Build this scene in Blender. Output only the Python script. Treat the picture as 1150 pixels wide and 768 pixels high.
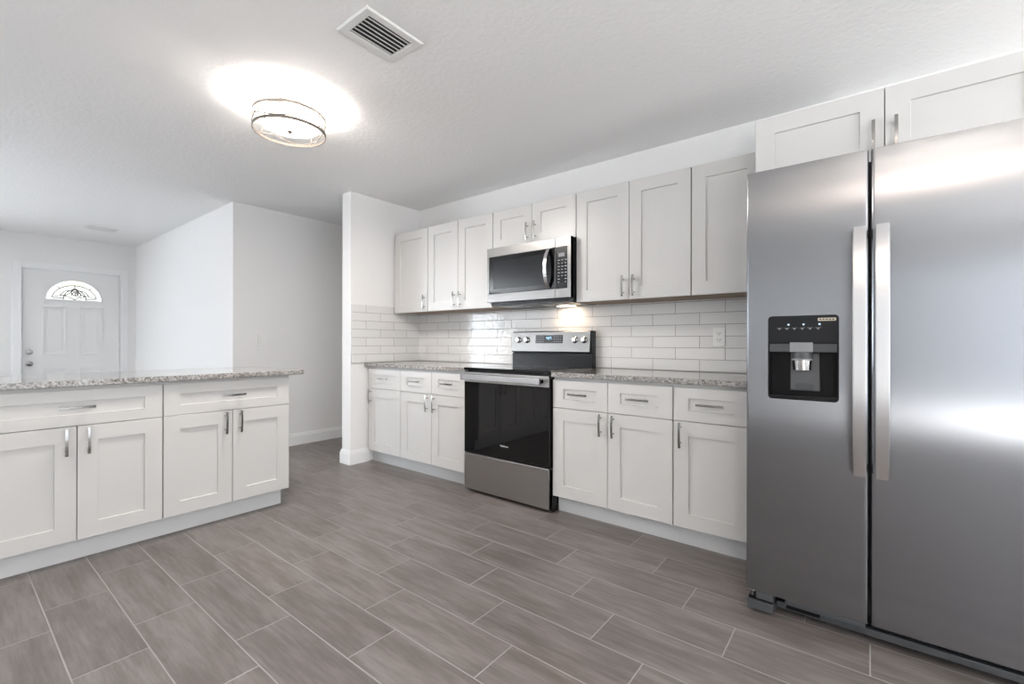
import bpy, bmesh, math, random
from mathutils import Vector, Matrix
random.seed(4)
S = bpy.context.scene
C = S.collection
for o in list(bpy.data.objects): bpy.data.objects.remove(o)

# ------------------------------------------------------------ camera
cam = bpy.data.objects.new('camera', bpy.data.cameras.new('camera'))
C.objects.link(cam)
cam.data.sensor_width = 36.0
cam.data.sensor_fit = 'HORIZONTAL'
cam.data.lens = 510.6067 / 1150 * 36.0
cam.data.clip_start = 0.02
R_ = Vector((0.78587773, 0.61837999, 0.00154304))
U_ = Vector((-5.77441152e-04, -1.76144436e-03, 9.99998282e-01))
F_ = Vector((-0.61838164, 0.78587727, 0.0010272))
M = Matrix((( R_.x, U_.x, -F_.x, 0.0), (R_.y, U_.y, -F_.y, -3.1015), (R_.z, U_.z, -F_.z, 1.1017), (0, 0, 0, 1)))
cam.matrix_world = M
S.camera = cam

# ------------------------------------------------------------ world, daylight, added fill, exposure
S.view_settings.view_transform = 'Standard'
S.view_settings.look = 'None'
S.view_settings.gamma = 1.0
S.view_settings.use_curve_mapping = False
S.view_settings.exposure = 0.80
w = bpy.data.worlds.new('sky'); S.world = w; w.use_nodes = True
bg = w.node_tree.nodes['Background']
bg.inputs[0].default_value = (0.86, 0.93, 1.0, 1); bg.inputs[1].default_value = 2.3

def area(name, loc, rot, sx, sy, power, col):
    l = bpy.data.lights.new(name, 'AREA'); l.shape = 'RECTANGLE'; l.size = sx; l.size_y = sy
    l.energy = power; l.color = col
    o = bpy.data.objects.new(name, l); C.objects.link(o); o.location = loc; o.rotation_euler = rot
    return o
H = math.pi / 2
ZC = 2.46                      # ceiling
XL, XR, YF = -8.25, 4.2, -7.2  # left, right faces of the room; far front face of the living room
YD, XD = -6.2, -2.2            # front wall of the dining end (behind the camera) and the corner where it turns
DAY = (0.93, 0.96, 1.0)
# lamps just outside the glass: daylight, and an added fill at the side opening
area('daylight_sliding_door', (2.30, YD - 0.25, 1.05), (H, 0, 0), 2.7, 2.05, 2, DAY)
area('daylight_living_window', (XL - 0.25, -5.9, 1.35), (0, -H, 0), 1.5, 2.0, 80, (0.84, 0.92, 1.0))
area('side_window_fill', (XR + 0.25, -3.2, 1.25), (0, H, 0), 1.9, 4.0, 8, (1.0, 0.99, 0.98))  # added fill lamp at an unseen window, for island and hall wall
# added upward fill lamps outside the openings, to brighten the ceilings
area('ceiling_fill_front', (2.0, YD - 1.9, -0.05), (math.pi, 0, 0), 4.2, 3.2, 420, (1.0, 0.98, 0.95))
area('ceiling_fill_side', (XR + 1.7, -3.2, -0.05), (math.pi, 0, 0), 3.2, 5.5, 880, (1.0, 0.99, 0.98))
area('ceiling_fill_living', (XL - 1.9, -5.9, -0.05), (math.pi, 0, 0), 3.0, 4.0, 2000, (0.9, 0.95, 1.0))

# ------------------------------------------------------------ materials
def new_mat(name):
    m = bpy.data.materials.new(name); m.use_nodes = True
    return m, m.node_tree, m.node_tree.nodes['Principled BSDF']
def simple(name, col, rough=0.5, metal=0.0, emit=None, es=0.0, coat=0.0, spec=None):
    m, t, b = new_mat(name)
    b.inputs['Base Color'].default_value = (*col, 1)
    b.inputs['Roughness'].default_value = rough
    b.inputs['Metallic'].default_value = metal
    b.inputs['Coat Weight'].default_value = coat
    if spec is not None: b.inputs['Specular IOR Level'].default_value = spec
    if emit:
        b.inputs['Emission Color'].default_value = (*emit, 1); b.inputs['Emission Strength'].default_value = es
    return m
def node(t, typ, **k):
    n = t.nodes.new(typ)
    for a, v in k.items(): setattr(n, a, v)
    return n
def mth(t, op, a, b=None, c=None):
    n = t.nodes.new('ShaderNodeMath'); n.operation = op
    for i, v in enumerate((a, b, c)):
        if v is None: continue
        if hasattr(v, 'is_linked') or hasattr(v, 'links'): t.links.new(v, n.inputs[i])
        else: n.inputs[i].default_value = v
    return n.outputs[0]
def noise(t, vec, scale, detail=3, rough=0.5, stretch=None):
    n = node(t, 'ShaderNodeTexNoise'); n.inputs['Scale'].default_value = scale
    n.inputs['Detail'].default_value = detail; n.inputs['Roughness'].default_value = rough
    if stretch:
        mp = node(t, 'ShaderNodeMapping'); mp.inputs['Scale'].default_value = stretch
        t.links.new(vec, mp.inputs[0]); vec = mp.outputs[0]
    t.links.new(vec, n.inputs['Vector'])
    return n.outputs['Fac']
def ramp(t, fac, stops):
    n = node(t, 'ShaderNodeValToRGB'); e = n.color_ramp.elements
    while len(e) < len(stops): e.new(0.5)
    for i, (p, c) in enumerate(stops):
        e[i].position = p; e[i].color = (*c, 1) if len(c) == 3 else c
    t.links.new(fac, n.inputs[0]); return n.outputs[0]
def mix(t, fac, a, b, mode='MIX'):
    n = node(t, 'ShaderNodeMix', data_type='RGBA', blend_type=mode)
    if hasattr(fac, 'links'): t.links.new(fac, n.inputs[0])
    else: n.inputs[0].default_value = fac
    for i, v in ((6, a), (7, b)):
        if hasattr(v, 'links'): t.links.new(v, n.inputs[i])
        else: n.inputs[i].default_value = (*v, 1)
    return n.outputs[2]
def bump(t, b, h, strength, dist=0.01):
    n = node(t, 'ShaderNodeBump'); n.inputs['Strength'].default_value = strength; n.inputs['Distance'].default_value = dist
    t.links.new(h, n.inputs['Height']); t.links.new(n.outputs[0], b.inputs['Normal'])
def geo(t): return node(t, 'ShaderNodeNewGeometry').outputs['Position']

def paint(name, col, rough, bscale=0, bstr=0, bdist=0.004):
    m, t, b = new_mat(name)
    b.inputs['Base Color'].default_value = (*col, 1); b.inputs['Roughness'].default_value = rough
    if bscale:
        p = geo(t)
        h = ramp(t, noise(t, p, bscale, 4, 0.55), [(0.35, (0, 0, 0)), (0.65, (1, 1, 1))])
        bump(t, b, h, bstr, bdist)
    return m
M_WALL = paint('wall_paint', (0.82, 0.812, 0.805), 0.6, 90, 0.12, 0.002)
M_CEIL = paint('ceiling_paint', (0.93, 0.93, 0.928), 0.8, 42, 0.28, 0.003)
M_TRIM = paint('trim_paint', (0.84, 0.84, 0.84), 0.35)
M_CAB = simple('cabinet_paint', (0.60, 0.592, 0.580), 0.30)
M_CABIN = simple('cabinet_carcass', (0.74, 0.74, 0.735), 0.45)
M_TOE = simple('toe_kick_paint', (0.63, 0.635, 0.64), 0.4)
M_DOOR = simple('entry_door_paint', (0.80, 0.80, 0.795), 0.4)
M_NICKEL = simple('brushed_nickel', (0.36, 0.355, 0.345), 0.22, 1.0)
M_CHROME = simple('chrome', (0.72, 0.72, 0.72), 0.12, 1.0)
M_BLACK = simple('black_plastic', (0.005, 0.005, 0.0055), 0.4, spec=0.2)
M_DGREY = simple('dark_grey_plastic', (0.055, 0.058, 0.062), 0.4)
M_GREY = simple('grey_plastic', (0.22, 0.225, 0.235), 0.45)
M_PAD = simple('paddle_plastic', (0.085, 0.088, 0.092), 0.4)
M_BGLASS = simple('black_glass', (0.004, 0.004, 0.0045), 0.035, 0.0, spec=0.45)
M_BGLASS2 = simple('smoked_glass', (0.014, 0.015, 0.017), 0.12, spec=0.35)
M_BENAMEL = simple('black_enamel', (0.012, 0.013, 0.015), 0.2, spec=0.3)
M_PLATE = simple('wall_plate_plastic', (0.82, 0.82, 0.80), 0.35)
M_SLOT = simple('slot_dark', (0.03, 0.03, 0.03), 0.6)
M_BLUE = simple('display_blue', (0.02, 0.05, 0.1), 0.4, emit=(0.35, 0.65, 1.0), es=2.0)
M_ICON = simple('panel_marks', (0.45, 0.47, 0.48), 0.5)
M_ICONLIT = simple('panel_lit_icon', (0.3, 0.4, 0.5), 0.5, emit=(0.6, 0.8, 1.0), es=0.8)
M_LOGO = simple('logo_silver', (0.75, 0.75, 0.75), 0.3, 0.3)
M_STICK = simple('sticker', (0.55, 0.50, 0.40), 0.5)
M_RING = simple('burner_ring', (0.10, 0.10, 0.105), 0.25)
M_LAMPGLASS = simple('lamp_diffuser', (0.95, 0.93, 0.9), 0.35, emit=(1.0, 0.90, 0.78), es=3.0)
M_LAMPMETAL = simple('lamp_metal', (0.24, 0.22, 0.20), 0.45, 1.0)
M_TASK = simple('task_lamp_lens', (0.9, 0.85, 0.8), 0.4, emit=(1.0, 0.82, 0.62), es=6.0)
M_EDGE = simple('tile_edge_metal', (0.88, 0.88, 0.88), 0.18, 1.0)
M_LEAD = simple('lead_came', (0.10, 0.10, 0.09), 0.5)
M_LUN = simple('lunette_glass_glow', (0.9, 0.92, 0.9), 0.3, emit=(1.0, 1.0, 0.96), es=0.6)  # emission stands in for daylight behind the glass
M_LUNY = simple('lunette_textured_glow', (0.8, 0.85, 0.7), 0.3, emit=(0.93, 0.95, 0.72), es=0.38)  # textured pane also glows, daylight put into its emission
M_VENT = simple('vent_metal', (0.78, 0.78, 0.77), 0.45)
M_DUCT = simple('duct_dark', (0.05, 0.05, 0.05), 0.8)

def glass():
    m = bpy.data.materials.new('window_glass'); m.use_nodes = True; t = m.node_tree
    t.nodes.remove(t.nodes['Principled BSDF'])
    tr = node(t, 'ShaderNodeBsdfTransparent'); gl = node(t, 'ShaderNodeBsdfGlossy'); gl.inputs['Roughness'].default_value = 0.02
    mx = node(t, 'ShaderNodeMixShader'); mx.inputs[0].default_value = 0.07
    t.links.new(tr.outputs[0], mx.inputs[1]); t.links.new(gl.outputs[0], mx.inputs[2])
    t.links.new(mx.outputs[0], t.nodes['Material Output'].inputs[0])
    return m
M_GLASS = glass()

def steel(name, col, rough, aniso, tangent, grain):
    m, t, b = new_mat(name)
    b.inputs['Metallic'].default_value = 1.0
    b.inputs['Anisotropic'].default_value = aniso
    cx = node(t, 'ShaderNodeCombineXYZ')
    for i in range(3): cx.inputs[i].default_value = tangent[i]
    t.links.new(cx.outputs[0], b.inputs['Tangent'])
    b.inputs['Base Color'].default_value = (*col, 1)
    if grain: t.links.new(mth(t, 'MULTIPLY_ADD', noise(t, geo(t), 60, 3, 0.6, grain), 0.02, rough - 0.01), b.inputs['Roughness'])
    else: b.inputs['Roughness'].default_value = rough
    return m
M_STEEL = steel('stainless_steel', (0.48, 0.47, 0.46), 0.30, 0.75, (1, 0, 0), (12, 12, 0.4))
M_STEELM = steel('stainless_trim', (0.25, 0.242, 0.235), 0.33, 0.6, (1, 0, 0), (12, 12, 0.4))
M_STEELD = steel('fridge_stainless', (0.265, 0.27, 0.285), 0.23, 0.95, (1, 0, 0), None)
M_STEELH = steel('handle_stainless', (0.62, 0.62, 0.63), 0.27, 0.5, (1, 0, 0), None)

def granite():
    m, t, b = new_mat('granite'); p = geo(t)
    n1 = noise(t, p, 85, 5, 0.7); n2 = noise(t, p, 22, 4, 0.65, (1, 1, 2.2)); n3 = noise(t, p, 160, 2, 0.6)
    base = ramp(t, n1, [(0.32, (0.05, 0.047, 0.045)), (0.43, (0.24, 0.235, 0.23)), (0.54, (0.44, 0.43, 0.42)), (0.72, (0.66, 0.655, 0.64))])
    vein = ramp(t, n2, [(0.40, (1, 1, 1)), (0.50, (0.55, 0.5, 0.47)), (0.53, (0.95, 0.93, 0.9)), (0.66, (1, 1, 1)), (0.72, (0.38, 0.34, 0.31))])
    c = mix(t, 1.0, base, vein, 'MULTIPLY')
    sp = ramp(t, n3, [(0.30, (0.15, 0.14, 0.14)), (0.36, (1, 1, 1))])
    c = mix(t, 0.8, c, sp, 'MULTIPLY')
    t.links.new(c, b.inputs['Base Color'])
    b.inputs['Roughness'].default_value = 0.07
    b.inputs['Coat Weight'].default_value = 0.3; b.inputs['Coat Roughness'].default_value = 0.03
    return m
M_GRAN = granite()

def grid_material(name, axes, u0, v0, ulen, vlen, step, grout, tile_cb, grout_col, rough, wavy=0.0, wavescale=10):
    """tiles in the plane of two world axes; each row shifted by `step`."""
    m, t, b = new_mat(name); p = geo(t)
    s = node(t, 'ShaderNodeSeparateXYZ'); t.links.new(p, s.inputs[0])
    u = s.outputs[axes[0]]; v = s.outputs[axes[1]]
    vv = mth(t, 'DIVIDE', mth(t, 'SUBTRACT', v, v0), vlen); row = mth(t, 'FLOOR', vv); fv = mth(t, 'SUBTRACT', vv, row)
    uu = mth(t, 'DIVIDE', mth(t, 'SUBTRACT', mth(t, 'SUBTRACT', u, u0), mth(t, 'MULTIPLY', row, step)), ulen)
    col = mth(t, 'FLOOR', uu); fu = mth(t, 'SUBTRACT', uu, col)
    du = mth(t, 'MULTIPLY', mth(t, 'MINIMUM', fu, mth(t, 'SUBTRACT', 1.0, fu)), ulen)
    dv = mth(t, 'MULTIPLY', mth(t, 'MINIMUM', fv, mth(t, 'SUBTRACT', 1.0, fv)), vlen)
    d = mth(t, 'MINIMUM', du, dv)
    n = node(t, 'ShaderNodeMapRange'); n.inputs[1].default_value = grout * 0.5 - 0.0006; n.inputs[2].default_value = grout * 0.5 + 0.0006
    t.links.new(d, n.inputs[0]); istile = n.outputs[0]
    cid = node(t, 'ShaderNodeCombineXYZ'); t.links.new(row, cid.inputs[0]); t.links.new(col, cid.inputs[1])
    wn = node(t, 'ShaderNodeTexWhiteNoise', noise_dimensions='2D'); t.links.new(cid.outputs[0], wn.inputs['Vector'])
    off = node(t, 'ShaderNodeVectorMath', operation='MULTIPLY_ADD')
    t.links.new(wn.outputs['Color'], off.inputs[0]); off.inputs[1].default_value = (9, 9, 9); t.links.new(p, off.inputs[2])
    c = mix(t, istile, grout_col, tile_cb(t, off.outputs[0], wn.outputs['Value']))
    t.links.new(c, b.inputs['Base Color'])
    r = mth(t, 'MULTIPLY_ADD', istile, rough - 0.8, 0.8); t.links.new(r, b.inputs['Roughness'])
    h = mth(t, 'MINIMUM', mth(t, 'DIVIDE', d, grout), 1.0)
    if wavy:
        h = mth(t, 'ADD', h, mth(t, 'MULTIPLY', noise(t, off.outputs[0], wavescale, 1, 0.4), wavy))
    bump(t, b, h, 0.5, 0.002)
    return m
def floor_tile(t, p, rnd):
    g1 = noise(t, p, 3.2, 5, 0.62, (0.9, 5.5, 1)); g2 = noise(t, p, 9, 5, 0.65, (0.7, 9, 1))
    g = mth(t, 'MULTIPLY_ADD', g1, 0.65, mth(t, 'MULTIPLY', g2, 0.35))
    c = ramp(t, g, [(0.30, (0.107, 0.087, 0.076)), (0.46, (0.151, 0.131, 0.121)), (0.56, (0.192, 0.171, 0.162)), (0.72, (0.245, 0.228, 0.214))])
    k = mth(t, 'MULTIPLY_ADD', rnd, 0.16, 0.92)
    cc = node(t, 'ShaderNodeVectorMath', operation='SCALE'); t.links.new(c, cc.inputs[0]); t.links.new(k, cc.inputs['Scale'])
    return cc.outputs[0]
# rows step toward -y: v measured on y with row index decreasing, so the shift is -0.2045 per +1 row
M_FLOOR = grid_material('plank_tile_floor', (0, 1), -1.225, -1.185, 0.6135, 0.2049, -0.2045, 0.0042, floor_tile, (0.34, 0.325, 0.31), 0.34, 0.25, 14)
def white_tile(t, p, rnd):
    k = mth(t, 'MULTIPLY_ADD', rnd, 0.05, 0.74)
    c = node(t, 'ShaderNodeCombineColor')
    for i, f in enumerate((1.0, 0.99, 0.975)): t.links.new(mth(t, 'MULTIPLY', k, f), c.inputs[i])
    return c.outputs[0]
M_TILE = grid_material('subway_tile_back', (0, 2), -1.187, 0.915, 0.313, 0.0765, 0.1565, 0.0028, white_tile, (0.22, 0.20, 0.185), 0.06, 2.2, 26)
M_TILES = grid_material('subway_tile_side', (1, 2), -0.635, 0.915, 0.313, 0.0765, 0.1565, 0.0028, white_tile, (0.22, 0.20, 0.185), 0.06, 2.2, 26)
def wood():
    m, t, b = new_mat('raw_cabinet_wood'); p = geo(t)
    c = ramp(t, noise(t, p, 14, 4, 0.6, (1, 8, 8)), [(0.3, (0.24, 0.17, 0.12)), (0.7, (0.42, 0.33, 0.25))])
    t.links.new(c, b.inputs['Base Color']); b.inputs['Roughness'].default_value = 0.6
    return m
M_WOOD = wood()

# ------------------------------------------------------------ mesh helpers
class MB:
    def __init__(s): s.bm = bmesh.new()
    def box(s, x0, x1, y0, y1, z0, z1):
        v = [s.bm.verts.new((x, y, z)) for z in (z0, z1) for y in (y0, y1) for x in (x0, x1)]
        for f in ((0, 2, 3, 1), (4, 5, 7, 6), (0, 1, 5, 4), (2, 6, 7, 3), (0, 4, 6, 2), (1, 3, 7, 5)):
            s.bm.faces.new([v[i] for i in f])
        return s
    def cyl(s, a, b, r, n=20, r2=None):
        a = Vector(a); b = Vector(b); d = (b - a)
        q = d.to_track_quat('Z', 'Y'); r2 = r if r2 is None else r2
        A = [s.bm.verts.new(a + q @ Vector((r * math.cos(2*math.pi*i/n), r * math.sin(2*math.pi*i/n), 0))) for i in range(n)]
        B = [s.bm.verts.new(b + q @ Vector((r2 * math.cos(2*math.pi*i/n), r2 * math.sin(2*math.pi*i/n), 0))) for i in range(n)]
        for i in range(n): s.bm.faces.new((A[i], A[(i+1) % n], B[(i+1) % n], B[i]))
        s.bm.faces.new(A[::-1]); s.bm.faces.new(B)
        return s
    def sweep(s, pts, prof, side, closed=False):
        """rectangular/any profile (list of (a,b)) along pts; a along `side`, b along the path normal."""
        n = len(pts); side = Vector(side).normalized(); rings = []
        pts = [Vector(p) for p in pts]
        for i in range(n):
            if closed: d = pts[(i+1) % n] - pts[i-1]
            else: d = pts[min(i+1, n-1)] - pts[max(i-1, 0)]
            nn = d.normalized().cross(side).normalized()
            rings.append([s.bm.verts.new(pts[i] + side * a + nn * b) for a, b in prof])
        m = len(prof)
        for i in range(n if closed else n - 1):
            A, B = rings[i], rings[(i+1) % n]
            for j in range(m): s.bm.faces.new((A[j], A[(j+1) % m], B[(j+1) % m], B[j]))
        if not closed: s.bm.faces.new(rings[0][::-1]); s.bm.faces.new(rings[-1])
        return s
    def lathe(s, prof, c, n=48):
        rings = []
        for r, z in prof:
            if r < 1e-6: rings.append([s.bm.verts.new((c[0], c[1], z))])
            else: rings.append([s.bm.verts.new((c[0] + r*math.cos(2*math.pi*i/n), c[1] + r*math.sin(2*math.pi*i/n), z)) for i in range(n)])
        for A, B in zip(rings, rings[1:]):
            for i in range(n):
                a, b = A[i % len(A)], A[(i+1) % len(A)]; c2, d = B[(i+1) % len(B)], B[i % len(B)]
                vs = []
                for v in (a, b, c2, d):
                    if v not in vs: vs.append(v)
                if len(vs) > 2: s.bm.faces.new(vs)
        return s
    def prism(s, poly, y0, y1):
        """polygon in xz extruded along y"""
        A = [s.bm.verts.new((x, y0, z)) for x, z in poly]; B = [s.bm.verts.new((x, y1, z)) for x, z in poly]
        n = len(poly)
        s.bm.faces.new(A); s.bm.faces.new(B[::-1])
        for i in range(n): s.bm.faces.new((A[i], B[i], B[(i+1) % n], A[(i+1) % n]))
        return s
    def ring(s, outer, inner, y0, y1):
        """frame between two xz loops of equal count, extruded along y"""
        n = len(outer)
        L = [[s.bm.verts.new((x, y, z)) for x, z in P] for y in (y0, y1) for P in (outer, inner)]
        for i in range(n):
            j = (i+1) % n
            s.bm.faces.new((L[0][i], L[0][j], L[1][j], L[1][i])); s.bm.faces.new((L[2][i], L[3][i], L[3][j], L[2][j]))
            s.bm.faces.new((L[0][i], L[2][i], L[2][j], L[0][j])); s.bm.faces.new((L[1][i], L[1][j], L[3][j], L[3][i]))
        return s
    def mesh(s, name, mat, smooth=False):
        bmesh.ops.recalc_face_normals(s.bm, faces=s.bm.faces)
        me = bpy.data.meshes.new(name); s.bm.to_mesh(me); s.bm.free(); me.materials.append(mat)
        if smooth:
            for p in me.polygons: p.use_smooth = True
            me.set_sharp_from_angle(angle=math.radians(35))
        return me
def link(name, me, parent=None, loc=(0, 0, 0), rot=(0, 0, 0), bevel=0):
    o = bpy.data.objects.new(name, me); C.objects.link(o); o.location = loc; o.rotation_euler = rot
    if parent: o.parent = parent
    if bevel:
        b = o.modifiers.new('bevel', 'BEVEL'); b.width = bevel; b.segments = 2; b.limit_method = 'ANGLE'; b.angle_limit = math.radians(40)
    return o
def obj(name, mb, mat, parent=None, loc=(0, 0, 0), rot=(0, 0, 0), bevel=0, smooth=False, label=None):
    o = link(name, mb.mesh(name, mat, smooth), parent, loc, rot, bevel)
    if label: o['label'] = label
    return o
def thing(name, label, cat, loc=(0, 0, 0), rz=0, group=None):
    o = bpy.data.objects.new(name, None); C.objects.link(o); o.empty_display_size = 0.1
    o.location = loc; o.rotation_euler = (0, 0, rz); return tag(o, label, cat, group)
def tag(o, label, cat, group=None):
    o['label'] = label; o['category'] = cat
    if group: o['group'] = group
    return o
def struct(name, mb, mat, parent=None, bevel=0, **k):
    o = obj(name, mb, mat, parent, bevel=bevel, **k)
    if not parent: o['kind'] = 'structure'
    return o
def rrect(x0, x1, z0, z1, r, n=5):
    P = []
    for cx, cz, a0 in ((x1-r, z0+r, -90), (x1-r, z1-r, 0), (x0+r, z1-r, 90), (x0+r, z0+r, 180)):
        for i in range(n+1):
            a = math.radians(a0 + 90*i/n); P.append((cx + r*math.cos(a), cz + r*math.sin(a)))
    return P
def text_mesh(s, size, mat, name):
    cu = bpy.data.curves.new(name, 'FONT'); cu.body = s; cu.size = size; cu.extrude = 0.0004; cu.align_x = 'CENTER'; cu.align_y = 'CENTER'
    o = bpy.data.objects.new('tmp', cu); C.objects.link(o)
    me = bpy.data.meshes.new_from_object(o.evaluated_get(bpy.context.evaluated_depsgraph_get()))
    bpy.data.objects.remove(o); me.materials.clear(); me.materials.append(mat); me.name = name
    return me

# ------------------------------------------------------------ room shell
struct('floor', MB().box(XL-0.14, XD, YF-0.14, 2.5, -0.10, 0).box(XD, XR+0.14, YD-0.14, 2.5, -0.10, 0), M_FLOOR)
struct('ceiling', MB().box(XL-0.14, XD, YF-0.14, 2.5, ZC, ZC+0.10).box(XD, XR+0.14, YD-0.14, 2.5, ZC, ZC+0.10), M_CEIL)
XS0, XS1, YS = -3.800, -3.665, -0.79        # stub wall between hall and kitchen
struct('wall_back', MB().box(XS1, XR+0.12, 0, 0.12, 0, ZC), M_WALL)
struct('wall_stub', MB().box(XS0, XS1, YS, 2.3, 0, ZC), M_WALL, bevel=0.004)
YW = -1.318
XH = -4.835
struct('wall_living', MB().box(XL, XH, YW, YW+0.12, 0, ZC), M_WALL)
struct('wall_hall', MB().box(XH-0.12, XH, YW+0.12, 2.3, 0, ZC), M_WALL)
struct('wall_hall_end', MB().box(XH-0.12, XS1, 2.3, 2.42, 0, ZC), M_WALL)
def wall_with_holes(name, axis, c0, c1, a0, a1, holes):
    """axis 'x': wall lies across x (thickness c0..c1), runs along y a0..a1. holes: (a,b,z0,z1)"""
    mb = MB()
    def add(a, b, z0, z1):
        if b - a < 1e-4 or z1 - z0 < 1e-4: return
        if axis == 'x': mb.box(c0, c1, a, b, z0, z1)
        else: mb.box(a, b, c0, c1, z0, z1)
    p = a0
    for a, b, z0, z1 in sorted(holes):
        add(p, a, 0, ZC); add(a, b, 0, z0); add(a, b, z1, ZC); p = b
    add(p, a1, 0, ZC)
    return struct(name, mb, M_WALL)
DY0, DY1, DZ = -2.432, -1.497, 2.02          # entry door
LW = (-6.9, -4.9, 0.60, 2.10)
wall_with_holes('wall_left', 'x', XL-0.14, XL, YF, YW+0.12, [(DY0-0.02, DY1+0.02, 0, DZ+0.02), LW])
RW = (-5.2, -1.2, 0.30, 2.20)
wall_with_holes('wall_right', 'x', XR, XR+0.14, YD-0.14, 0, [RW])
SD = (0.95, 3.65, 0.02, 2.08)
wall_with_holes('wall_front', 'y', YD-0.14, YD, XD, XR, [SD])
struct('wall_front_living', MB().box(XL, XD, YF-0.14, YF, 0, ZC), M_WALL)
struct('wall_dining_side', MB().box(XD-0.001, XD+0.14, YF, YD-0.14, 0, ZC), M_WALL)

def window(name, axis, at, a, b, z0, z1, mull, sgn):
    """frame with one pane and mullions; sgn = direction into the wall"""
    fr = MB(); t = 0.05
    def add(p, q, r, s, d0=0.03, d1=0.10):
        lo, hi = sorted((at + sgn*d0, at + sgn*d1))
        if axis == 'x': fr.box(lo, hi, p, q, r, s)
        else: fr.box(p, q, lo, hi, r, s)
    add(a, a+t, z0, z1); add(b-t, b, z0, z1); add(a+t, b-t, z0, z0+t); add(a+t, b-t, z1-t, z1)
    for i in range(1, mull+1):
        c = a + (b-a)*i/(mull+1); add(c-0.03, c+0.03, z0+t, z1-t)
    f = struct(name, fr, M_TRIM)
    pm = MB(); lo, hi = sorted((at + sgn*0.062, at + sgn*0.068))
    if axis == 'x': pm.box(lo, hi, a+t, b-t, z0+t, z1-t)
    else: pm.box(a+t, b-t, lo, hi, z0+t, z1-t)
    obj('window_pane', pm, M_GLASS, f)
    return f
window('window_1', 'x', XL, *LW, 1, -1)
window('window_2', 'x', XR, *RW, 1, 1)  # unseen window, added to let the side fill in
window('door_2', 'y', YD, *SD, 1, -1)

# baseboards: profile (thickness, height) swept straight
def baseboard(name, p, q, nrm, h=0.125):
    p = Vector((*p, 0)); q = Vector((*q, 0)); n = Vector((*nrm, 0)); mb = MB()
    prof = [(0, 0), (0.015, 0), (0.015, h-0.03), (0.011, h-0.022), (0.009, h-0.008), (0.005, h), (0, h)]
    A = [mb.bm.verts.new(p + n*a + Vector((0, 0, z))) for a, z in prof]; B = [mb.bm.verts.new(q + n*a + Vector((0, 0, z))) for a, z in prof]
    for i in range(len(prof)):
        j = (i+1) % len(prof); mb.bm.faces.new((A[i], A[j], B[j], B[i]))
    mb.bm.faces.new(A[::-1]); mb.bm.faces.new(B)
    return struct(name, mb, M_TRIM)
baseboard('baseboard_hall', (XH, YW-0.015), (XH, 2.3), (1, 0))
baseboard('baseboard_living', (XL, YW), (XH, YW), (0, -1))
baseboard('baseboard_left', (XL, YW-0.015), (XL, DY1+0.10), (1, 0))
baseboard('baseboard_left_far', (XL, DY0-0.10), (XL, YF), (1, 0))
# stub wall base wraps its end
mb = MB(); h = 0.125
for (o0, z0, z1) in ((0.014, 0, h-0.028), (0.010, h-0.028, h-0.010), (0.006, h-0.010, h)):
    mb.box(XS0-o0, XS1+o0, YS-o0, YS, z0, z1); mb.box(XS1, XS1+o0, YS, -0.60, z0, z1); mb.box(XS0-o0, XS0, YS, 2.3, z0, z1)
struct('baseboard_stub', mb, M_TRIM)

# tiled backsplash
struct('wall_backsplash', MB().box(XS1+0.009, -0.30, -0.009, 0, 0.913, 1.384), M_TILE)
st = struct('wall_side_splash', MB().box(XS1, XS1+0.009, YS+0.004, 0, 0.913, 1.444), M_TILES)
struct('trim_1', MB().box(XS1, XS1+0.011, YS, YS+0.005, 0.913, 1.445), M_EDGE)

# ------------------------------------------------------------ entry door
dr = struct('door_1', MB().box(XL-0.055, XL-0.012, DY0+0.003, DY1-0.003, 0.012, DZ-0.004), M_DOOR)
frm = MB()
for o0, tk in ((0.085, 0.014), (0.030, 0.019)):
    frm.box(XL, XL+tk, DY0-o0, DY0-0.004, 0, DZ+o0); frm.box(XL, XL+tk, DY1+0.004, DY1+o0, 0, DZ+o0); frm.box(XL, XL+tk, DY0-0.004, DY1+0.004, DZ+0.004, DZ+o0)
struct('trim_2', frm, M_TRIM, bevel=0.003)
jb = MB()
jb.box(XL-0.14, XL-0.001, DY0-0.02, DY0, 0, DZ+0.02); jb.box(XL-0.14, XL-0.001, DY1, DY1+0.02, 0, DZ+0.02); jb.box(XL-0.14, XL-0.001, DY0, DY1, DZ, DZ+0.02)
struct('trim_3', jb, M_TRIM)
def emboss(y0, y1, z0, z1):
    mb = MB(); t = 0.022
    # raised moulding frame and shallow raised field
    for a, b, c, d in ((y0, y1, z0, z0+t), (y0, y1, z1-t, z1), (y0, y0+t, z0+t, z1-t), (y1-t, y1, z0+t, z1-t)):
        mb.box(XL-0.013, XL-0.002, a, b, c, d)
    mb.box(XL-0.013, XL-0.009, y0+0.05, y1-0.05, z0+0.05, z1-0.05)
    obj('door_panel', mb, M_DOOR, dr, bevel=0.004)
yc = (DY0+DY1)/2
emboss(yc-0.29, yc-0.06, 0.93, 1.57); emboss(yc+0.06, yc+0.29, 0.93, 1.57)
emboss(yc-0.29, yc-0.06, 0.20, 0.76); emboss(yc+0.06, yc+0.29, 0.20, 0.76)
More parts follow.
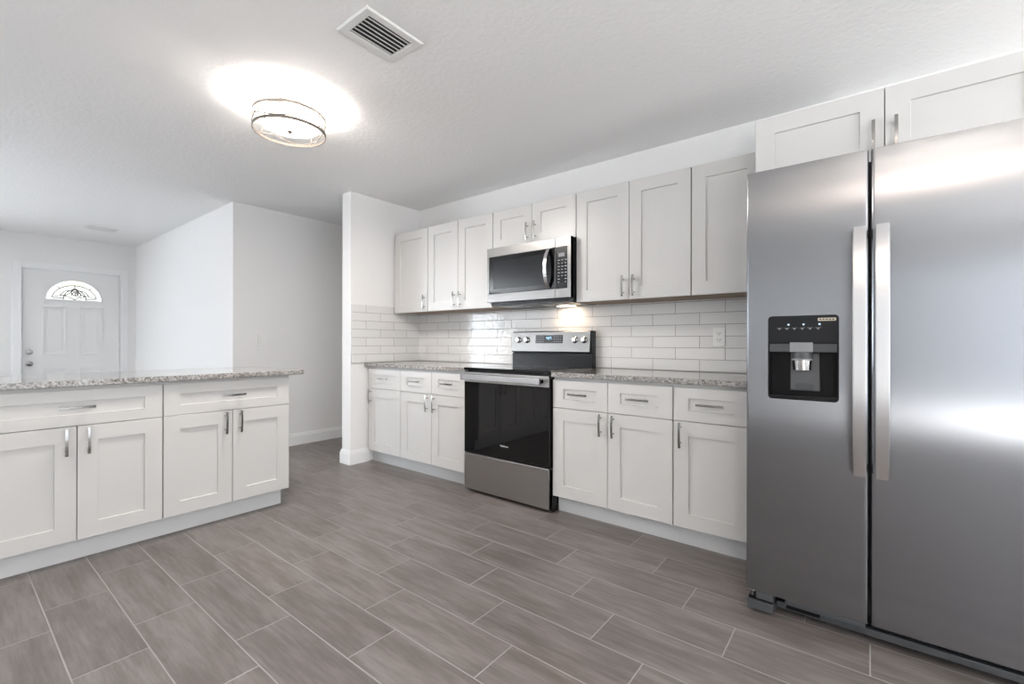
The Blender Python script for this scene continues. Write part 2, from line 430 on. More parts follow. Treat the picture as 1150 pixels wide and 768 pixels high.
# fan-light: half-ellipse, leaded
ly, lz, lw, lh = -1.955, 1.655, 0.262, 0.245
arc = [(lw*math.cos(math.pi*i/24), lh*math.sin(math.pi*i/24)) for i in range(25)]
def to_door(mb):    # xz prism -> door plane facing +x
    for v in mb.bm.verts:
        x, y, z = v.co; v.co = (XL - y, ly + x, lz + z)
    return mb
fl = obj('fanlight', to_door(MB().prism(arc, -0.004, 0.013)), M_LUN, dr, label='bright leaded half-round glass in the door')
arc2 = [((lw+0.022)*math.cos(math.pi*i/24), -0.02 + (lh+0.042)*math.sin(math.pi*i/24)) for i in range(25)]
obj('fanlight_frame', to_door(MB().ring(arc2, arc, 0.001, 0.013)), M_DOOR, fl)
def lead(pts, r=0.0052):
    P = [Vector((XL+0.005, ly+a, lz+b)) for a, b in pts]
    MBx.sweep(P, [(0.001, -r), (0.001, r), (-0.001, r), (-0.001, -r)], (1, 0, 0))
MBx = MB()
def el(cx, cz, a, b, t0, t1, n=14): return [(cx + a*math.cos(math.radians(t0+(t1-t0)*i/n)), cz + b*math.sin(math.radians(t0+(t1-t0)*i/n))) for i in range(n+1)]
lead(el(0, 0.0, 0.215, 0.185, 8, 172)); lead(el(0, 0, 0.11, 0.13, 0, 180)); lead(el(-0.05, 0.02, 0.09, 0.10, 20, 160)); lead(el(0.05, 0.02, 0.09, 0.10, 20, 160))
lead(el(0, 0.10, 0.035, 0.045, 0, 360)); lead(el(0.03, 0.07, 0.028, 0.03, 0, 360))
lead([(-0.215, 0.02), (-0.12, 0.055), (-0.03, 0.02), (0.0, 0.0)]); lead([(0.215, 0.02), (0.12, 0.055), (0.03, 0.02), (0.0, 0.0)])
lead([(-0.10, 0.015), (-0.20, 0.012)]); lead([(0.10, 0.015), (0.20, 0.012)]); lead([(0, 0.145), (0, 0.185)]); lead([(-0.14, 0.14), (-0.17, 0.17)]); lead([(0.14, 0.14), (0.17, 0.17)])
lead([(-0.105, 0.04), (-0.04, 0.09), (0, 0.145), (0.04, 0.09), (0.105, 0.04)])
obj('lead_came', MBx, M_LEAD, fl)
top = [(0.13*math.cos(a), 0.19 + 0.035*math.sin(a)) for a in [math.pi*i/12 for i in range(13)]]
obj('textured_pane', to_door(MB().prism([(x*1.0, z) for x, z in el(0, 0.0, 0.215, 0.186, 55, 125, 10)] + [(x, z) for x, z in el(0, 0.0, 0.25, 0.240, 120, 60, 10)], -0.0055, -0.0042)), M_LUNY, fl)
def doorknob(z, r, name):
    y = DY0 + 0.066
    k = MB().lathe([(0, 0), (r*1.15, 0), (r*1.2, 0.006), (r*0.45, 0.012), (r*0.4, 0.03), (r, 0.04), (r*0.95, 0.058), (r*0.5, 0.066), (0, 0.067)] if name == 'door_knob' else [(0, 0), (r, 0), (r, 0.012), (r*0.8, 0.02), (0, 0.021)], (0, 0), 24)
    obj(name, k, M_NICKEL, dr, loc=(XL-0.012, y, z), rot=(0, H, 0), smooth=True)
doorknob(0.827, 0.028, 'door_knob'); doorknob(0.972, 0.032, 'deadbolt')
for z in (0.25, 1.05, 1.78): obj('door_hinge', MB().cyl((XL-0.004, DY1-0.001, z-0.05), (XL-0.004, DY1-0.001, z+0.05), 0.005, 10), M_TRIM, dr)

# ------------------------------------------------------------ wall plates
def plate(name, label, cat, loc, rot, kind):
    t = thing(name, label, cat, loc, rot)
    obj('cover_plate', MB().box(-0.037, 0.037, -0.006, -0.0005, -0.06, 0.06), M_PLATE, t, bevel=0.002)
    if kind == 'outlet':
        for z in (-0.021, 0.021):
            r = obj('receptacle', MB().prism(rrect(-0.017, 0.017, z-0.015, z+0.015, 0.008), -0.0085, -0.0055), M_PLATE, t)
            s = MB().box(-0.009, -0.0065, -0.0090, -0.0084, z-0.002, z+0.008).box(0.0065, 0.009, -0.0090, -0.0084, z-0.002, z+0.008); s.cyl((0, -0.0090, z-0.008), (0, -0.0084, z-0.008), 0.0025, 10)
            obj('slots', s, M_SLOT, r)
    else:
        obj('switch_rocker', MB().box(-0.016, 0.016, -0.010, -0.0055, -0.033, 0.033), M_PLATE, t, bevel=0.002)
    return t
plate('wall_outlet', 'white duplex outlet in the white tile backsplash beside the refrigerator', 'outlet', (-0.754, -0.0092, 1.14), 0, 'outlet')
plate('light_switch', 'white rocker light switch on the plain hall wall above the island', 'light switch', (XH, -1.055, 1.12), H, 'switch')
t = thing('light_switch', 'white wide light switch plate left of the front door', 'light switch', (XL, -2.62, 1.09), H)
obj('cover_plate', MB().box(-0.075, 0.075, -0.006, -0.0005, -0.06, 0.06), M_PLATE, t, bevel=0.002)
for x in (-0.046, 0, 0.046): obj('switch_rocker', MB().box(x-0.014, x+0.014, -0.010, -0.0055, -0.033, 0.033), M_PLATE, t, bevel=0.002)

# ------------------------------------------------------------ cabinets
def shaker_mesh(w, h, stile, rail, th=0.020, name='door', drop=0.009):
    mb = MB(); b = mb.bm; e = 0.0015
    def R(x0, x1, z0, z1, y): return [b.verts.new(p) for p in ((x0, y, z0), (x1, y, z0), (x1, y, z1), (x0, y, z1))]
    rings = [R(0, w, 0, h, th), R(0, w, 0, h, e), R(e, w-e, e, h-e, 0),
             R(stile, w-stile, rail, h-rail, 0), R(stile+0.002, w-stile-0.002, rail+0.002, h-rail-0.002, drop)]
    for A, B in zip(rings, rings[1:]):
        for i in range(4): b.faces.new((A[i], A[(i+1) % 4], B[(i+1) % 4], B[i]))
    b.faces.new(rings[0][::-1]); b.faces.new(rings[-1])
    return mb.mesh(name, M_CAB)
def pull_mesh(L=0.134):
    mb = MB(); n = 11; pts = []
    for i in range(n):
        s = -1 + 2*i/(n-1); pts.append((0, -0.028 - 0.006*(1-s*s), s*L/2))
    mb.sweep(pts, [(-0.006, -0.0028), (0.006, -0.0028), (0.006, 0.0028), (-0.006, 0.0028)], (1, 0, 0))
    for z in (-0.042, 0.042): mb.cyl((0, -0.030, z), (0, 0.001, z), 0.0045, 12)
    return mb.mesh('handle', M_NICKEL)
PULL = pull_mesh()
def add_pull(parent, x, z, vertical=True): return link('handle', PULL, parent, (x, 0, z), (0, 0 if vertical else H, 0), bevel=0.0008)
G = 0.0018   # half gap between fronts
def front(parent, name, x0, x1, z0, z1, y, stile=0.078, rail=0.076):
    return link(name, shaker_mesh(x1-x0-2*G, z1-z0-2*G, stile, rail, name=name), parent, (x0+G, y, z0+G))
def base_unit(label, loc, rz, w, doors, drawers, pulls, depth=0.61, fill0=0.0, group=None, toe_end=0.0):
    """local: x 0..w along the run, front at y=-depth; doors/drawers = list of (x0,x1)"""
    t = thing('base_cabinet', label, 'cabinet', loc, rz, group)
    obj('carcass', MB().box(0.0006, w-0.0006, -depth, -0.012, 0.114, 0.881), M_CAB, t)
    obj('toe_kick', MB().box(0, w-toe_end, -depth+0.055, -0.05, 0.0, 0.1135), M_TOE, t)
    yf = -depth-0.0205
    for (a, b), side in zip(doors, pulls):
        d = front(t, 'door', a, b, 0.114, 0.6835, yf)
        ww = b-a-2*G; add_pull(d, 0.039 if side == 'L' else ww-0.039, 0.494)
    for a, b in drawers:
        d = front(t, 'drawer', a, b, 0.6835, 0.8645, yf, 0.078, 0.056)
        add_pull(d, (b-a)/2-G, 0.0925, False)
    return t
BY = -0.001
# right of the range
base_unit('white two-door base cabinet with two drawers, directly right of the range', (-1.6095, BY, 0), 0, 0.7735,
          [(0.001, 0.387), (0.387, 0.7725)], [(0.001, 0.387), (0.387, 0.7725)], 'RL')
base_unit('white base cabinet with one drawer and one door, beside the refrigerator', (-0.835, BY, 0), 0, 0.383,
          [(0.001, 0.382)], [(0.001, 0.382)], 'L')
# left of the range
base_unit('white two-door base cabinet with two drawers, directly left of the range', (-3.157, BY, 0), 0, 0.7795,
          [(0.001, 0.389), (0.389, 0.7785)], [(0.001, 0.389), (0.389, 0.7785)], 'RL')
base_unit('white single-door base cabinet in the corner against the end wall', (-3.654, BY, 0), 0, 0.496,
          [(0.035, 0.495)], [(0.035, 0.495)], 'L')
# island: local front (-y) turned to face +x ; local x runs toward +y
IX = -3.094
IB = IX + 0.0205   # carcass back reference
ix0 = IX - 0.6305
base_unit('white island cabinet at the hall end, with one wide drawer over two doors', (ix0, -2.312, 0), H, 0.702,
          [(0.001, 0.352), (0.352, 0.701)], [(0.001, 0.701)], 'RL', toe_end=0.022)
base_unit('white island cabinet nearest the camera at the left edge, wide drawer over two doors', (ix0, -3.014, 0), H, 0.702,
          [(0.001, 0.352), (0.352, 0.701)], [(0.001, 0.701)], 'RL')

def wall_unit(label, x0, w, z0, z1, doors, pulls, depth=0.315, wood=True, pz=None):
    t = thing('wall_cabinet', label, 'cabinet', (x0, BY, z0))
    h = z1-z0
    obj('carcass', MB().box(0.0006, w-0.0006, -depth, 0, 0.006, h), M_CAB, t)
    if wood: obj('bottom_panel', MB().box(0.0006, w-0.0006, -depth+0.001, 0, 0.001, 0.0055), M_WOOD, t, label='bare wood underside')
    for (a, b), side in zip(doors, pulls):
        d = front(t, 'door', a, b, -0.004, h-0.001, -depth-0.0205, 0.078, 0.078 if h > 0.5 else 0.075)
        ww = b-a-2*G; add_pull(d, 0.034 if side == 'L' else ww-0.034, 0.085 if pz is None else pz)
    return t
ZU0, ZU1 = 1.3845, 2.145
wall_unit('narrow white wall cabinet in the corner, leftmost of the upper row', -3.6535, 0.5035, ZU0, ZU1, [(0.031, 0.5025)], 'R')
wall_unit('white two-door wall cabinet left of the microwave', -3.1495, 0.7765, ZU0, ZU1, [(0.001, 0.384), (0.384, 0.7755)], 'RL')
wall_unit('short white two-door wall cabinet above the microwave', -2.372, 0.763, 1.842, ZU1, [(0.001, 0.3835), (0.3835, 0.762)], 'RL', wood=False, pz=0.095)
wall_unit('white two-door wall cabinet right of the microwave', -1.608, 0.778, ZU0, ZU1, [(0.001, 0.3895), (0.3895, 0.777)], 'RL')
wall_unit('white single-door wall cabinet next to the refrigerator, no handle in sight', -0.829, 0.378, ZU0, ZU1, [(0.001, 0.377)], 'R')
wall_unit('white two-door wall cabinet above the refrigerator', -0.430, 0.955, 1.842, 2.150, [(0.003, 0.477), (0.477, 0.952)], 'RL', depth=0.6785, pz=0.108)

# ------------------------------------------------------------ countertops
def top(label, x0, x1, y0, y1, z0=0.8815, z1=0.9120):
    o = obj('countertop', MB().box(x0, x1, y0, y1, z0, z1), M_GRAN, bevel=0.003); return tag(o, label, 'countertop')
top('speckled granite countertop between the range and the refrigerator', -1.609, -0.452, -0.652, -0.0005)
top('speckled granite countertop in the corner left of the range', XS1+0.0005, -2.378, -0.652, -0.0005)
top('long speckled granite countertop on the white island', -3.80, -3.068, -3.04, -1.523)

# ------------------------------------------------------------ range
RX, RW_ = -2.3745, 0.762
rg = thing('electric_range', 'stainless steel electric range with black glass oven door, between two counters', 'stove', (RX, 0, 0))
obj('body', MB().box(0.003, RW_-0.003, -0.615, -0.03, 0.035, 0.898), M_BENAMEL, rg, bevel=0.002)
obj('cooktop', MB().box(0.001, RW_-0.001, -0.665, -0.085, 0.8985, 0.917), M_BGLASS, rg, bevel=0.004, label='black glass cooktop')
ck = rg.children[-1]
for x, y, r in ((0.20, -0.50, 0.095), (0.56, -0.50, 0.12), (0.20, -0.24, 0.08), (0.56, -0.24, 0.08), (0.38, -0.22, 0.05)):
    mb = MB(); mb.lathe([(r, 0.9171), (r, 0.9174), (r-0.003, 0.9174), (r-0.003, 0.9171)], (x, y), 40); obj('burner_ring', mb, M_RING, rg)
od = obj('oven_door', MB().box(0.004, RW_-0.004, -0.6605, -0.616, 0.292, 0.882), M_BGLASS, rg, bevel=0.003, label='black glass oven door')
obj('door_trim', MB().box(0.003, RW_-0.003, -0.666, -0.6610, 0.812, 0.8835), M_STEEL, od, bevel=0.002, label='stainless band behind the handle')
mb = MB()
mb.box(0.010, RW_-0.044, -0.716, -0.698, 0.829, 0.872)
mb.box(0.012, 0.040, -0.700, -0.662, 0.835, 0.866).box(RW_-0.074, RW_-0.046, -0.700, -0.662, 0.835, 0.866)
obj('handle', mb, M_STEELH, od, bevel=0.004, label='wide flat stainless handle')
lg = MB()
lo = link('logo', text_mesh('Whirlpool', 0.0155, M_LOGO, 'logo'), od, (0.388, -0.6612, 0.382), (H, 0, 0))
mb = MB(); mb.sweep([(-0.004+0.018*math.cos(a), 0, 0.002+0.009*math.sin(a)) for a in [math.radians(140+i*20) for i in range(14)]], [(0.0003, -0.0008), (0.0003, 0.0008), (-0.0003, 0.0008), (-0.0003, -0.0008)], (0, 1, 0))
obj('logo_swirl', mb, M_LOGO, od, loc=(0.372, -0.6610, 0.384))
obj('storage_drawer', MB().box(0.004, RW_-0.004, -0.662, -0.616, 0.024, 0.288), M_STEEL, rg, bevel=0.006, label='brushed stainless storage drawer')
for x in (0.05, RW_-0.05):
    for y in (-0.58, -0.10): obj('foot', MB().cyl((x, y, 0), (x, y, 0.036), 0.018, 14), M_BLACK, rg)
obj('side_leg_panel', MB().box(RW_-0.010, RW_-0.002, -0.615, -0.56, 0.0, 0.04), M_BLACK, rg)
# backguard
obj('rear_vent', MB().box(0.004, RW_-0.004, -0.084, -0.03, 0.8985, 1.012), M_BENAMEL, rg, bevel=0.003, label='glossy black rear panel')
mb = MB()
prof = [(-0.030, 1.022), (-0.082, 1.022), (-0.094, 1.030), (-0.080, 1.186), (-0.072, 1.193), (-0.030, 1.193)]
A = [mb.bm.verts.new((0.004, y, z)) for y, z in prof]; B = [mb.bm.verts.new((RW_-0.022, y, z)) for y, z in prof]
for i in range(6): j = (i+1) % 6; mb.bm.faces.new((A[i], A[j], B[j], B[i]))
mb.bm.faces.new(A[::-1]); mb.bm.faces.new(B)
cp = obj('control_panel', mb, M_STEELM, rg, bevel=0.002)
obj('end_cap', MB().box(RW_-0.0215, RW_-0.002, -0.078, -0.030, 0.9175, 1.190), M_BENAMEL, rg, bevel=0.003)
obj('rear_neck', MB().box(0.004, RW_-0.022, -0.070, -0.030, 1.0125, 1.0215), M_BLACK, rg)
def on_panel(z): return -0.094 + 0.014*(z-1.030)/0.156
tilt = math.atan2(0.014, 0.156)
def knob(x, z):
    mb = MB()
    mb.lathe([(0, 0), (0.022, 0), (0.0225, 0.004), (0.019, 0.007), (0.017, 0.022), (0.015, 0.025), (0, 0.025)], (0, 0), 28)
    mb.box(-0.0035, 0.0035, -0.016, 0.016, 0.024, 0.031)
    k = obj('knob', mb, M_CHROME, cp, loc=(x, on_panel(z)-0.0006, z), rot=(H - tilt, 0, 0), smooth=True)
    mb = MB().lathe([(0.0235, 0), (0.0265, 0), (0.0265, 0.0012), (0.0235, 0.0012)], (0, 0), 28)
    obj('knob_collar', mb, M_BLACK, cp, loc=(x, on_panel(z)-0.0002, z), rot=(H - tilt, 0, 0))
for x in (0.075, 0.160, 0.612, 0.690): knob(x, 1.122)
def tilted(name, mb, mat, z, x):
    return obj(name, mb, mat, cp, loc=(x, on_panel(z)-0.0004, z), rot=(-tilt, 0, 0))
dsp = tilted('display', MB().box(-0.128, 0.128, -0.002, 0, -0.032, 0.032), M_BGLASS2, 1.128, 0.375)
mk = MB()
for r in (-0.018, 0.0, 0.018):
    for c in (-0.115, -0.095, -0.075, -0.055, 0.05, 0.07, 0.09, 0.11):
        tilted('display_mark', MB().box(c-0.006, c+0.006, -0.0024, -0.002, r-0.0012, r+0.0012), M_ICON, 1.128, 0.375)
def seg(mb, x, ch, w=0.010, h=0.020, y0=-0.0026, y1=-0.002, z=0.008):
    S7 = {'0': 'abcdef', '1': 'bc', '2': 'abged', '3': 'abgcd', '4': 'fgbc', '5': 'afgcd', '7': 'abc'}
    t = 0.0022
    for s in S7[ch]:
        r = {'a': (0, w, h-t, h), 'd': (0, w, 0, t), 'g': (0, w, h/2-t/2, h/2+t/2), 'b': (w-t, w, h/2, h), 'c': (w-t, w, 0, h/2), 'f': (0, t, h/2, h), 'e': (0, t, 0, h/2)}[s]
        mb.box(x+r[0], x+r[1], y0, y1, z-h/2+r[2], z-h/2+r[3])
mk = MB(); seg(mk, -0.024, '4'); seg(mk, -0.004, '2'); seg(mk, 0.011, '7'); mk.box(-0.010, -0.008, -0.0026, -0.002, 0.003, 0.006).box(-0.010, -0.008, -0.0026, -0.002, 0.010, 0.013)
tilted('clock_digits', mk, M_BLUE, 1.128, 0.375)

# ------------------------------------------------------------ microwave
MX = -2.3725
mw = thing('microwave_oven', 'stainless over-the-range microwave with black glass door and curved handle', 'microwave', (MX, 0, 0))
obj('body', MB().box(0.004, 0.758, -0.365, -0.010, 1.398, 1.838), M_BENAMEL, mw, bevel=0.002)
zb, zt = 1.414, 1.836
def frame_with_hole(x0, x1, z0, z1, h, y0, y1):
    a, b, c, d = h; mb = MB()
    O = [(x0, z0), (x1, z0), (x1, z1), (x0, z1)]; I = [(a, c), (b, c), (b, d), (a, d)]
    return mb.ring(O, I, y0, y1)
dx = 0.634
do = obj('door', frame_with_hole(0.0, dx-0.001, zb, zt, (0.020, dx-0.001-0.003, 1.478, 1.768), -0.405, -0.366), M_STEELM, mw, bevel=0.0025)
obj('door_window', MB().box(0.0205, dx-0.0045, -0.402, -0.370, 1.4785, 1.7675), M_BGLASS, do, label='black glass window')
obj('window_screen', MB().box(0.060, 0.535, -0.4026, -0.4021, 1.515, 1.735), M_BGLASS2, do)
mb = MB(); pts = []
for i in range(15):
    s = -1+2*i/14; pts.append((0.580, -0.408 - 0.048*(1-abs(s)**2.4), 1.627 + s*0.138))
mb.sweep(pts, [(-0.014, -0.004), (0.014, -0.004), (0.014, 0.004), (-0.014, 0.004)], (1, 0, 0))
obj('handle', mb, M_STEELH, do, bevel=0.002, smooth=False, label='bowed stainless handle')
pn = obj('control_panel', frame_with_hole(dx+0.001, 0.762, zb, zt, (dx+0.004, 0.735, 1.478, 1.768), -0.405, -0.366), M_STEELM, mw, bevel=0.0025)
obj('keypad', MB().box(dx+0.0045, 0.7345, -0.402, -0.370, 1.4785, 1.7675), M_BENAMEL, pn, label='black keypad')
mk = MB().box(dx+0.026, dx+0.078, -0.4032, -0.4018, 1.700, 1.727); obj('display', mk, M_GREY, pn)
mk = MB()
for r in range(8):
    for c in range(3):
        x = dx+0.022+c*0.028; z = 1.675 - r*0.022
        if r > 5 and c == 1: continue
        obj('keypad_mark', MB().box(x, x+(0.012 if r % 2 else 0.016), -0.4026, -0.4018, z, z+0.004), M_ICON, pn)
# underside hood
obj('hood_underside', MB().box(0.010, 0.752, -0.362, -0.012, 1.384, 1.3975), M_DGREY, mw, bevel=0.002)
for x0 in (0.10, 0.46):
    g = MB()
    for i in range(9): g.box(x0, x0+0.20, -0.33+i*0.018, -0.33+i*0.018+0.010, 1.3810, 1.3838)
    obj('grease_filter', g, M_NICKEL, mw)
obj('task_light', MB().box(0.47, 0.60, -0.125, -0.055, 1.3800, 1.3838), M_TASK, mw, label='glowing cooktop lamp')
l = bpy.data.lights.new('cooktop_lamp', 'AREA'); l.shape = 'RECTANGLE'; l.size = 0.12; l.size_y = 0.06; l.energy = 0.4; l.color = (1.0, 0.72, 0.48)
lo = bpy.data.objects.new('cooktop_lamp', l); C.objects.link(lo); lo.location = (MX+0.535, -0.09, 1.377)

# ------------------------------------------------------------ refrigerator
FY = -1.03
fr = thing('refrigerator', 'tall stainless side-by-side refrigerator with water dispenser', 'refrigerator', (0, 0, 0))
FX0, FXM, FX1 = -0.4005, 0.0, 0.505
z0, z1 = 0.0925, 1.796
obj('body', MB().box(FX0+0.006, FX1-0.006, -0.955, -0.12, 0.020, 1.775), M_DGREY, fr, bevel=0.003)
hx0, hx1, hz0, hz1 = -0.318, -0.092, 0.885, 1.100      # dispenser cavity
def door_mesh(x0, x1, hole=None):
    mb = MB(); b = mb.bm; r = 0.010; yb = FY+0.068
    # outline in xy (rounded front vertical edges), extruded in z
    P = [(x0, yb), (x0, FY+r)] + [(x0+r-r*math.cos(math.radians(a)), FY+r-r*math.sin(math.radians(a))) for a in (22.5, 45, 67.5)] + [(x0+r, FY)]
    Q = [(x1-r, FY)] + [(x1-r+r*math.sin(math.radians(a)), FY+r-r*math.cos(math.radians(a))) for a in (22.5, 45, 67.5)] + [(x1, FY+r), (x1, yb)]
    prof = P + Q
    A = [b.verts.new((x, y, z0)) for x, y in prof]; B = [b.verts.new((x, y, z1)) for x, y in prof]
    n = len(prof); fi = len(P)-1
    for i in range(n):
        j = (i+1) % n
        if i == fi and hole: continue
        b.faces.new((A[i], A[j], B[j], B[i]))
    b.faces.new(A[::-1]); b.faces.new(B)
    if hole:
        a, c, d, e = hole
        F = [A[fi], A[fi+1], B[fi+1], B[fi]]
        I = [b.verts.new(p) for p in ((a, FY, d), (c, FY, d), (c, FY, e), (a, FY, e))]
        K = [b.verts.new((v.co.x, FY+0.055, v.co.z)) for v in I]
        for i in range(4):
            j = (i+1) % 4; b.faces.new((F[i], F[j], I[j], I[i])); b.faces.new((I[i], I[j], K[j], K[i]))
        b.faces.new(K)
    return mb
fd = obj('freezer_door', door_mesh(FX0, FXM-0.0035, (hx0, hx1, hz0, hz1)), M_STEELD, fr)
gd = obj('fridge_door', door_mesh(FXM+0.0035, FX1), M_STEELD, fr)
def fhandle(xc, parent):
    mb = MB(); pts = []
    for i in range(25):
        s = -1+2*i/24; a = abs(s)
        pts.append((xc, FY - 0.022 - 0.042*(1-a**3), 1.072 + s*0.444))
    mb.sweep(pts, [(-0.0195, -0.007), (-0.0165, -0.010), (0.0165, -0.010), (0.0195, -0.007), (0.0195, 0.006), (-0.0195, 0.006)][::-1], (1, 0, 0))
    for s in (-1, 1): mb.box(xc-0.015, xc+0.015, FY-0.025, FY+0.0005, 1.072+s*0.425-0.016, 1.072+s*0.425+0.016)
    obj('handle', mb, M_STEELH, parent, smooth=True, label='long bowed stainless handle')
fhandle(-0.0285, fd); fhandle(0.0345, gd)
# dispenser
px0, px1, pz0, pz1 = -0.3205, -0.0895, 0.8805, 1.2075
bz = MB().ring(rrect(px0, px1, pz0, pz1, 0.014), rrect(hx0+0.002, hx1-0.002, hz0+0.002, hz1-0.002, 0.004), FY-0.003, FY-0.0002)
dp = obj('dispenser', bz, M_BLACK, fr, label='black water and ice dispenser')
obj('control_panel', MB().box(px0+0.004, px1-0.004, FY-0.0045, FY-0.003, 1.104, 1.2035), M_BENAMEL, dp, bevel=0.001)
obj('cavity_liner', MB().box(hx0+0.001, hx1-0.001, FY+0.046, FY+0.0545, hz0+0.001, hz1-0.001).box(hx0+0.0005, hx0+0.003, FY, FY+0.045, hz0+0.001, hz1-0.001).box(hx1-0.003, hx1-0.0005, FY, FY+0.045, hz0+0.001, hz1-0.001).box(hx0+0.003, hx1-0.003, FY, FY+0.045, hz0+0.001, hz0+0.006), M_BLACK, dp)
obj('valance', MB().box(hx0+0.003, hx1-0.003, FY-0.002, FY+0.045, 1.066, 1.1035), M_DGREY, dp, bevel=0.002)
obj('spout_cover', MB().box(-0.246, -0.170, FY-0.006, FY+0.01, 1.066, 1.1037), M_GREY, dp, bevel=0.002)
obj('spout', MB().cyl((-0.206, FY+0.020, 1.066), (-0.206, FY+0.020, 1.040), 0.032, 24, 0.036), M_DGREY, dp, smooth=True)
obj('ice_chute', MB().cyl((-0.206, FY+0.020, 1.034), (-0.206, FY+0.020, 0.997), 0.034, 28, 0.031), M_CHROME, dp, smooth=True)
obj('spout_rim', MB().cyl((-0.206, FY+0.020, 1.041), (-0.206, FY+0.020, 1.034), 0.0365, 28), M_GREY, dp, smooth=True)
mb = MB().prism([(-0.248, 0.915), (-0.150, 0.915), (-0.152, 1.063), (-0.246, 1.063)], FY+0.030, FY+0.045)
obj('paddle', mb, M_PAD, dp, bevel=0.003)
mb = MB().prism(rrect(-0.232, -0.168, 0.919, 0.945, 0.012), FY+0.028, FY+0.0299); obj('paddle_pad', mb, M_DGREY, dp)
obj('drip_tray', MB().box(hx0+0.004, hx1-0.004, FY+0.001, FY+0.044, hz0+0.0062, hz0+0.012), M_BENAMEL, dp)
obj('sticker', MB().box(-0.154, -0.098, FY-0.0055, FY-0.0046, 1.185, 1.196), M_STICK, dp, label='small tan sticker')
mk = MB()
for i in range(5): mk.box(-0.150+i*0.010, -0.150+i*0.010+0.007, FY-0.0060, FY-0.0055, 1.1885, 1.1925)
obj('sticker_print', mk, M_BLACK, dp)
mk = MB()
for i in range(6):
    x = -0.290+i*0.0255; obj('button_mark', MB().box(x, x+0.018, FY-0.0052, FY-0.0045, 1.1595, 1.1602).box(x+0.006, x+0.012, FY-0.0052, FY-0.0045, 1.1545, 1.157), M_ICON, dp)
mk = MB()
for x in (-0.250, -0.200, -0.149): obj('indicator_light', MB().box(x-0.003, x+0.003, FY-0.0052, FY-0.0045, 1.170, 1.176), M_ICONLIT, dp)
# base: hinge bracket, foot covers and grille; black panels stand in for the shaded gaps
obj('base_shadow_panel', MB().box(-0.300, FX1-0.01, -0.962, -0.956, 0.022, 0.0915), M_BLACK, fr)
obj('base_grille', MB().box(-0.296, FX1-0.012, -0.990, -0.9625, 0.033, 0.058), M_DGREY, fr, bevel=0.003)
obj('bottom_rail', MB().box(-0.262, -0.012, FY+0.006, -0.9915, 0.0700, 0.0890), M_DGREY, fr, bevel=0.002)
obj('foot_gap_panel', MB().box(FX0+0.008, -0.304, FY+0.016, -0.9565, 0.0515, 0.0605), M_BLACK, fr)
obj('foot_cover', MB().box(FX0+0.004, -0.302, FY+0.003, -0.956, 0.016, 0.051), M_DGREY, fr, bevel=0.0015)
obj('hinge_cover', MB().box(FX0+0.036, -0.302, FY+0.004, -0.956, 0.061, 0.0905), M_DGREY, fr, bevel=0.002)
obj('hinge_pin', MB().box(FX0+0.001, FX0+0.032, FY+0.003, FY+0.040, 0.0845, 0.0915).cyl((FX0+0.022, FY+0.02, 0.062), (FX0+0.022, FY+0.02, 0.085), 0.006, 12), M_NICKEL, fr, bevel=0.002)
obj('grille_slot', MB().box(-0.262, -0.150, -0.9920, -0.9905, 0.040, 0.054), M_BLACK, fr)
for x in (FX0+0.06, FX1-0.06):
    for y in (-0.90, -0.20): obj('foot', MB().cyl((x, y, 0), (x, y, 0.021), 0.02, 14), M_BLACK, fr)
obj('top_hinge', MB().box(FX0+0.02, FX0+0.09, -1.00, -0.90, 1.7765, 1.792), M_DGREY, fr, bevel=0.003)

# ------------------------------------------------------------ ceiling lamps
def lamp_parts(root):
    r = 0.187; zt = ZC
    # local z measured from the ceiling (0) downward
    def ringm(z, h=0.015, tk=0.004): return MB().lathe([(r, z-h/2), (r+tk, z-h/2), (r+tk, z+h/2), (r, z+h/2), (r, z-h/2)], (0, 0), 64)
    obj('canopy', MB().lathe([(0, 0), (0.075, 0), (0.078, -0.012), (0.070, -0.022), (0, -0.024)], (0, 0), 40), M_LAMPMETAL, root, smooth=True)
    obj('upper_ring', ringm(-0.072), M_LAMPMETAL, root, smooth=True)
    obj('lower_ring', ringm(-0.158), M_LAMPMETAL, root, smooth=True)
    for k in range(4):
        a = math.radians(25+90*k); x, y = r*math.cos(a)*1.012, r*math.sin(a)*1.012
        obj('post', MB().cyl((x, y, -0.072), (x, y, -0.170), 0.0028, 8), M_LAMPMETAL, root)
        obj('arm', MB().cyl((0.06*math.cos(a), 0.06*math.sin(a), -0.018), (x, y, -0.072), 0.0025, 8), M_LAMPMETAL, root)
    for ph in (0, math.pi):
        pts = [((r+0.002)*math.cos(t), (r+0.002)*math.sin(t), -0.115 + 0.034*math.sin(2*t+ph)) for t in [2*math.pi*i/96 for i in range(96)]]
        obj('cage_wire', MB().sweep(pts, [(-0.0024, -0.002), (0.0024, -0.002), (0.0024, 0.002), (-0.0024, 0.002)], (0, 0, 1), closed=True), M_LAMPMETAL, root)
    obj('glass_diffuser', MB().lathe([(0.160, -0.100), (0.163, -0.104), (0.150, -0.128), (0.110, -0.143), (0.055, -0.150), (0, -0.152), (0, -0.148), (0.108, -0.139), (0.147, -0.124), (0.158, -0.100), (0.160, -0.100)], (0, 0), 64), M_LAMPGLASS, root, smooth=True, label='glowing frosted glass bowl')
    obj('finial', MB().lathe([(0, -0.152), (0.013, -0.153), (0.014, -0.158), (0.008, -0.163), (0.006, -0.168), (0, -0.170)], (0, 0), 20), M_LAMPMETAL, root, smooth=True)
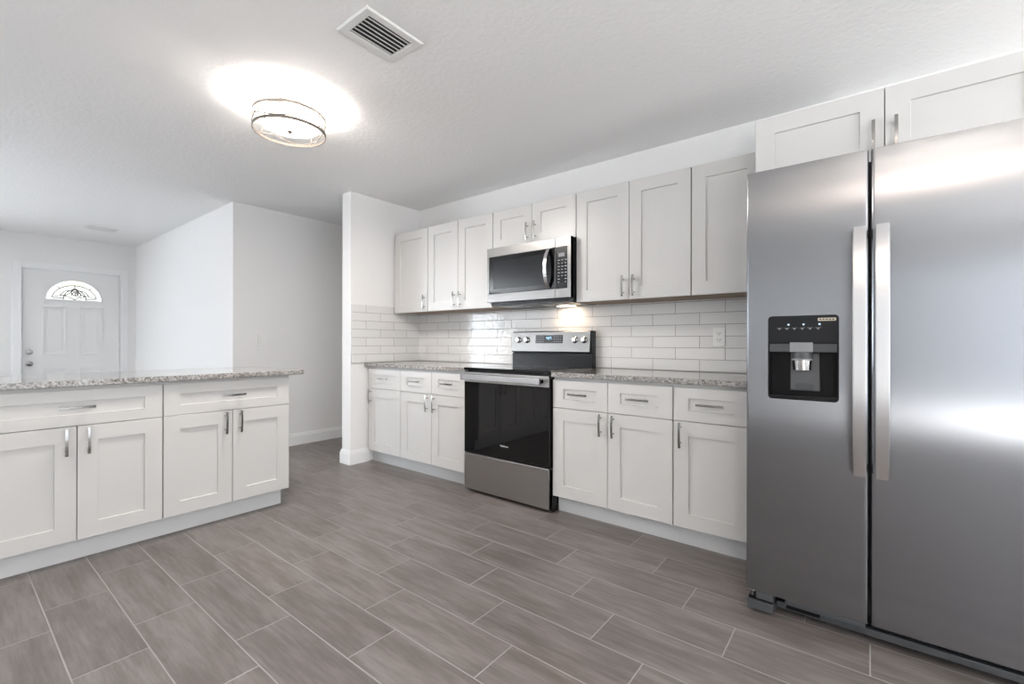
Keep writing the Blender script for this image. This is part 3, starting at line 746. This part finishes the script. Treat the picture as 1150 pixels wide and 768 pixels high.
def lamp_light(loc, e_up, e_down, col=(1.0, 0.94, 0.89)):
    l = bpy.data.lights.new('bulb', 'POINT'); l.energy = e_up; l.color = (1.0, 0.92, 0.85); l.shadow_soft_size = 0.03
    o = bpy.data.objects.new('bulb_light', l); C.objects.link(o); o.location = (loc[0], loc[1], ZC-0.122)
    l = bpy.data.lights.new('bowl', 'AREA'); l.shape = 'DISK'; l.size = 0.30; l.energy = e_down; l.color = col
    o = bpy.data.objects.new('bowl_light', l); C.objects.link(o); o.location = (loc[0], loc[1], ZC-0.176)
lp = thing('ceiling_lamp', 'round flush ceiling lamp in a metal ring cage, lit, over the kitchen floor', 'ceiling lamp', (-2.605, -1.847, ZC)); lamp_parts(lp)
lamp_light((-2.605, -1.847), 11, 18)
lp2 = lp.copy(); C.objects.link(lp2); lp2.location = (0.38, -3.35, ZC)
lp2['label'] = 'second round caged ceiling lamp, seen only as the glare high on the refrigerator doors'
for ch in list(lp.children):
    c = ch.copy(); C.objects.link(c); c.parent = lp2
lamp_light((0.38, -3.35), 14.0, 8, (1.0, 0.82, 0.68))

# ------------------------------------------------------------ ceiling vents
def vent(label, x0, x1, y0, y1, fw, n, along='y', s=1):
    cx, cy = (x0+x1)/2, (y0+y1)/2; a, b = (x1-x0)/2, (y1-y0)/2
    t = thing('ceiling_vent', label, 'vent', (cx, cy, ZC))
    mb = MB(); B = mb.bm
    def R(dx, dz): return [B.verts.new(p) for p in ((-a+dx, -b+dx, dz), (a-dx, -b+dx, dz), (a-dx, b-dx, dz), (-a+dx, b-dx, dz))]
    rs = [R(0, -0.0005), R(0.001, -0.005), R(0.006, -0.009), R(fw-0.006, -0.009), R(fw, -0.006), R(fw, -0.0005)]
    for P, Q in zip(rs, rs[1:]):
        for i in range(4): B.faces.new((P[i], P[(i+1) % 4], Q[(i+1) % 4], Q[i]))
    obj('frame', mb, M_VENT, t)
    obj('duct', MB().box(-a+fw, a-fw, -b+fw, b-fw, -0.0012, -0.0006), M_DUCT, t)
    wx = 2*(a-fw) if along == 'y' else 2*(b-fw)
    for i in range(n):
        c = -wx/2 + (i+0.5)*wx/n; hw = wx/n*0.30
        mb = MB(); pts = ((c-hw, -0.0035 if s > 0 else -0.0095), (c+hw, -0.0095 if s > 0 else -0.0035))
        (u0, v0), (u1, v1) = pts; L = (b-fw) if along == 'y' else (a-fw)
        P = [(u0, v0), (u1, v1), (u1, v1+0.0012), (u0, v0+0.0012)]
        if along == 'y': A = [mb.bm.verts.new((u, -L, v)) for u, v in P]; Bv = [mb.bm.verts.new((u, L, v)) for u, v in P]
        else: A = [mb.bm.verts.new((-L, u, v)) for u, v in P]; Bv = [mb.bm.verts.new((L, u, v)) for u, v in P]
        for k in range(4): j = (k+1) % 4; mb.bm.faces.new((A[k], A[j], Bv[j], Bv[k]))
        mb.bm.faces.new(A[::-1]); mb.bm.faces.new(Bv)
        obj('louver', mb, M_VENT, t)
vent('white louvered air vent on the kitchen ceiling, right of the lit lamp', -1.818, -1.592, -2.028, -1.730, 0.040, 6)
vent('small white air vent on the living room ceiling near the front door', -7.36, -7.16, -2.00, -1.72, 0.03, 6, s=-1)
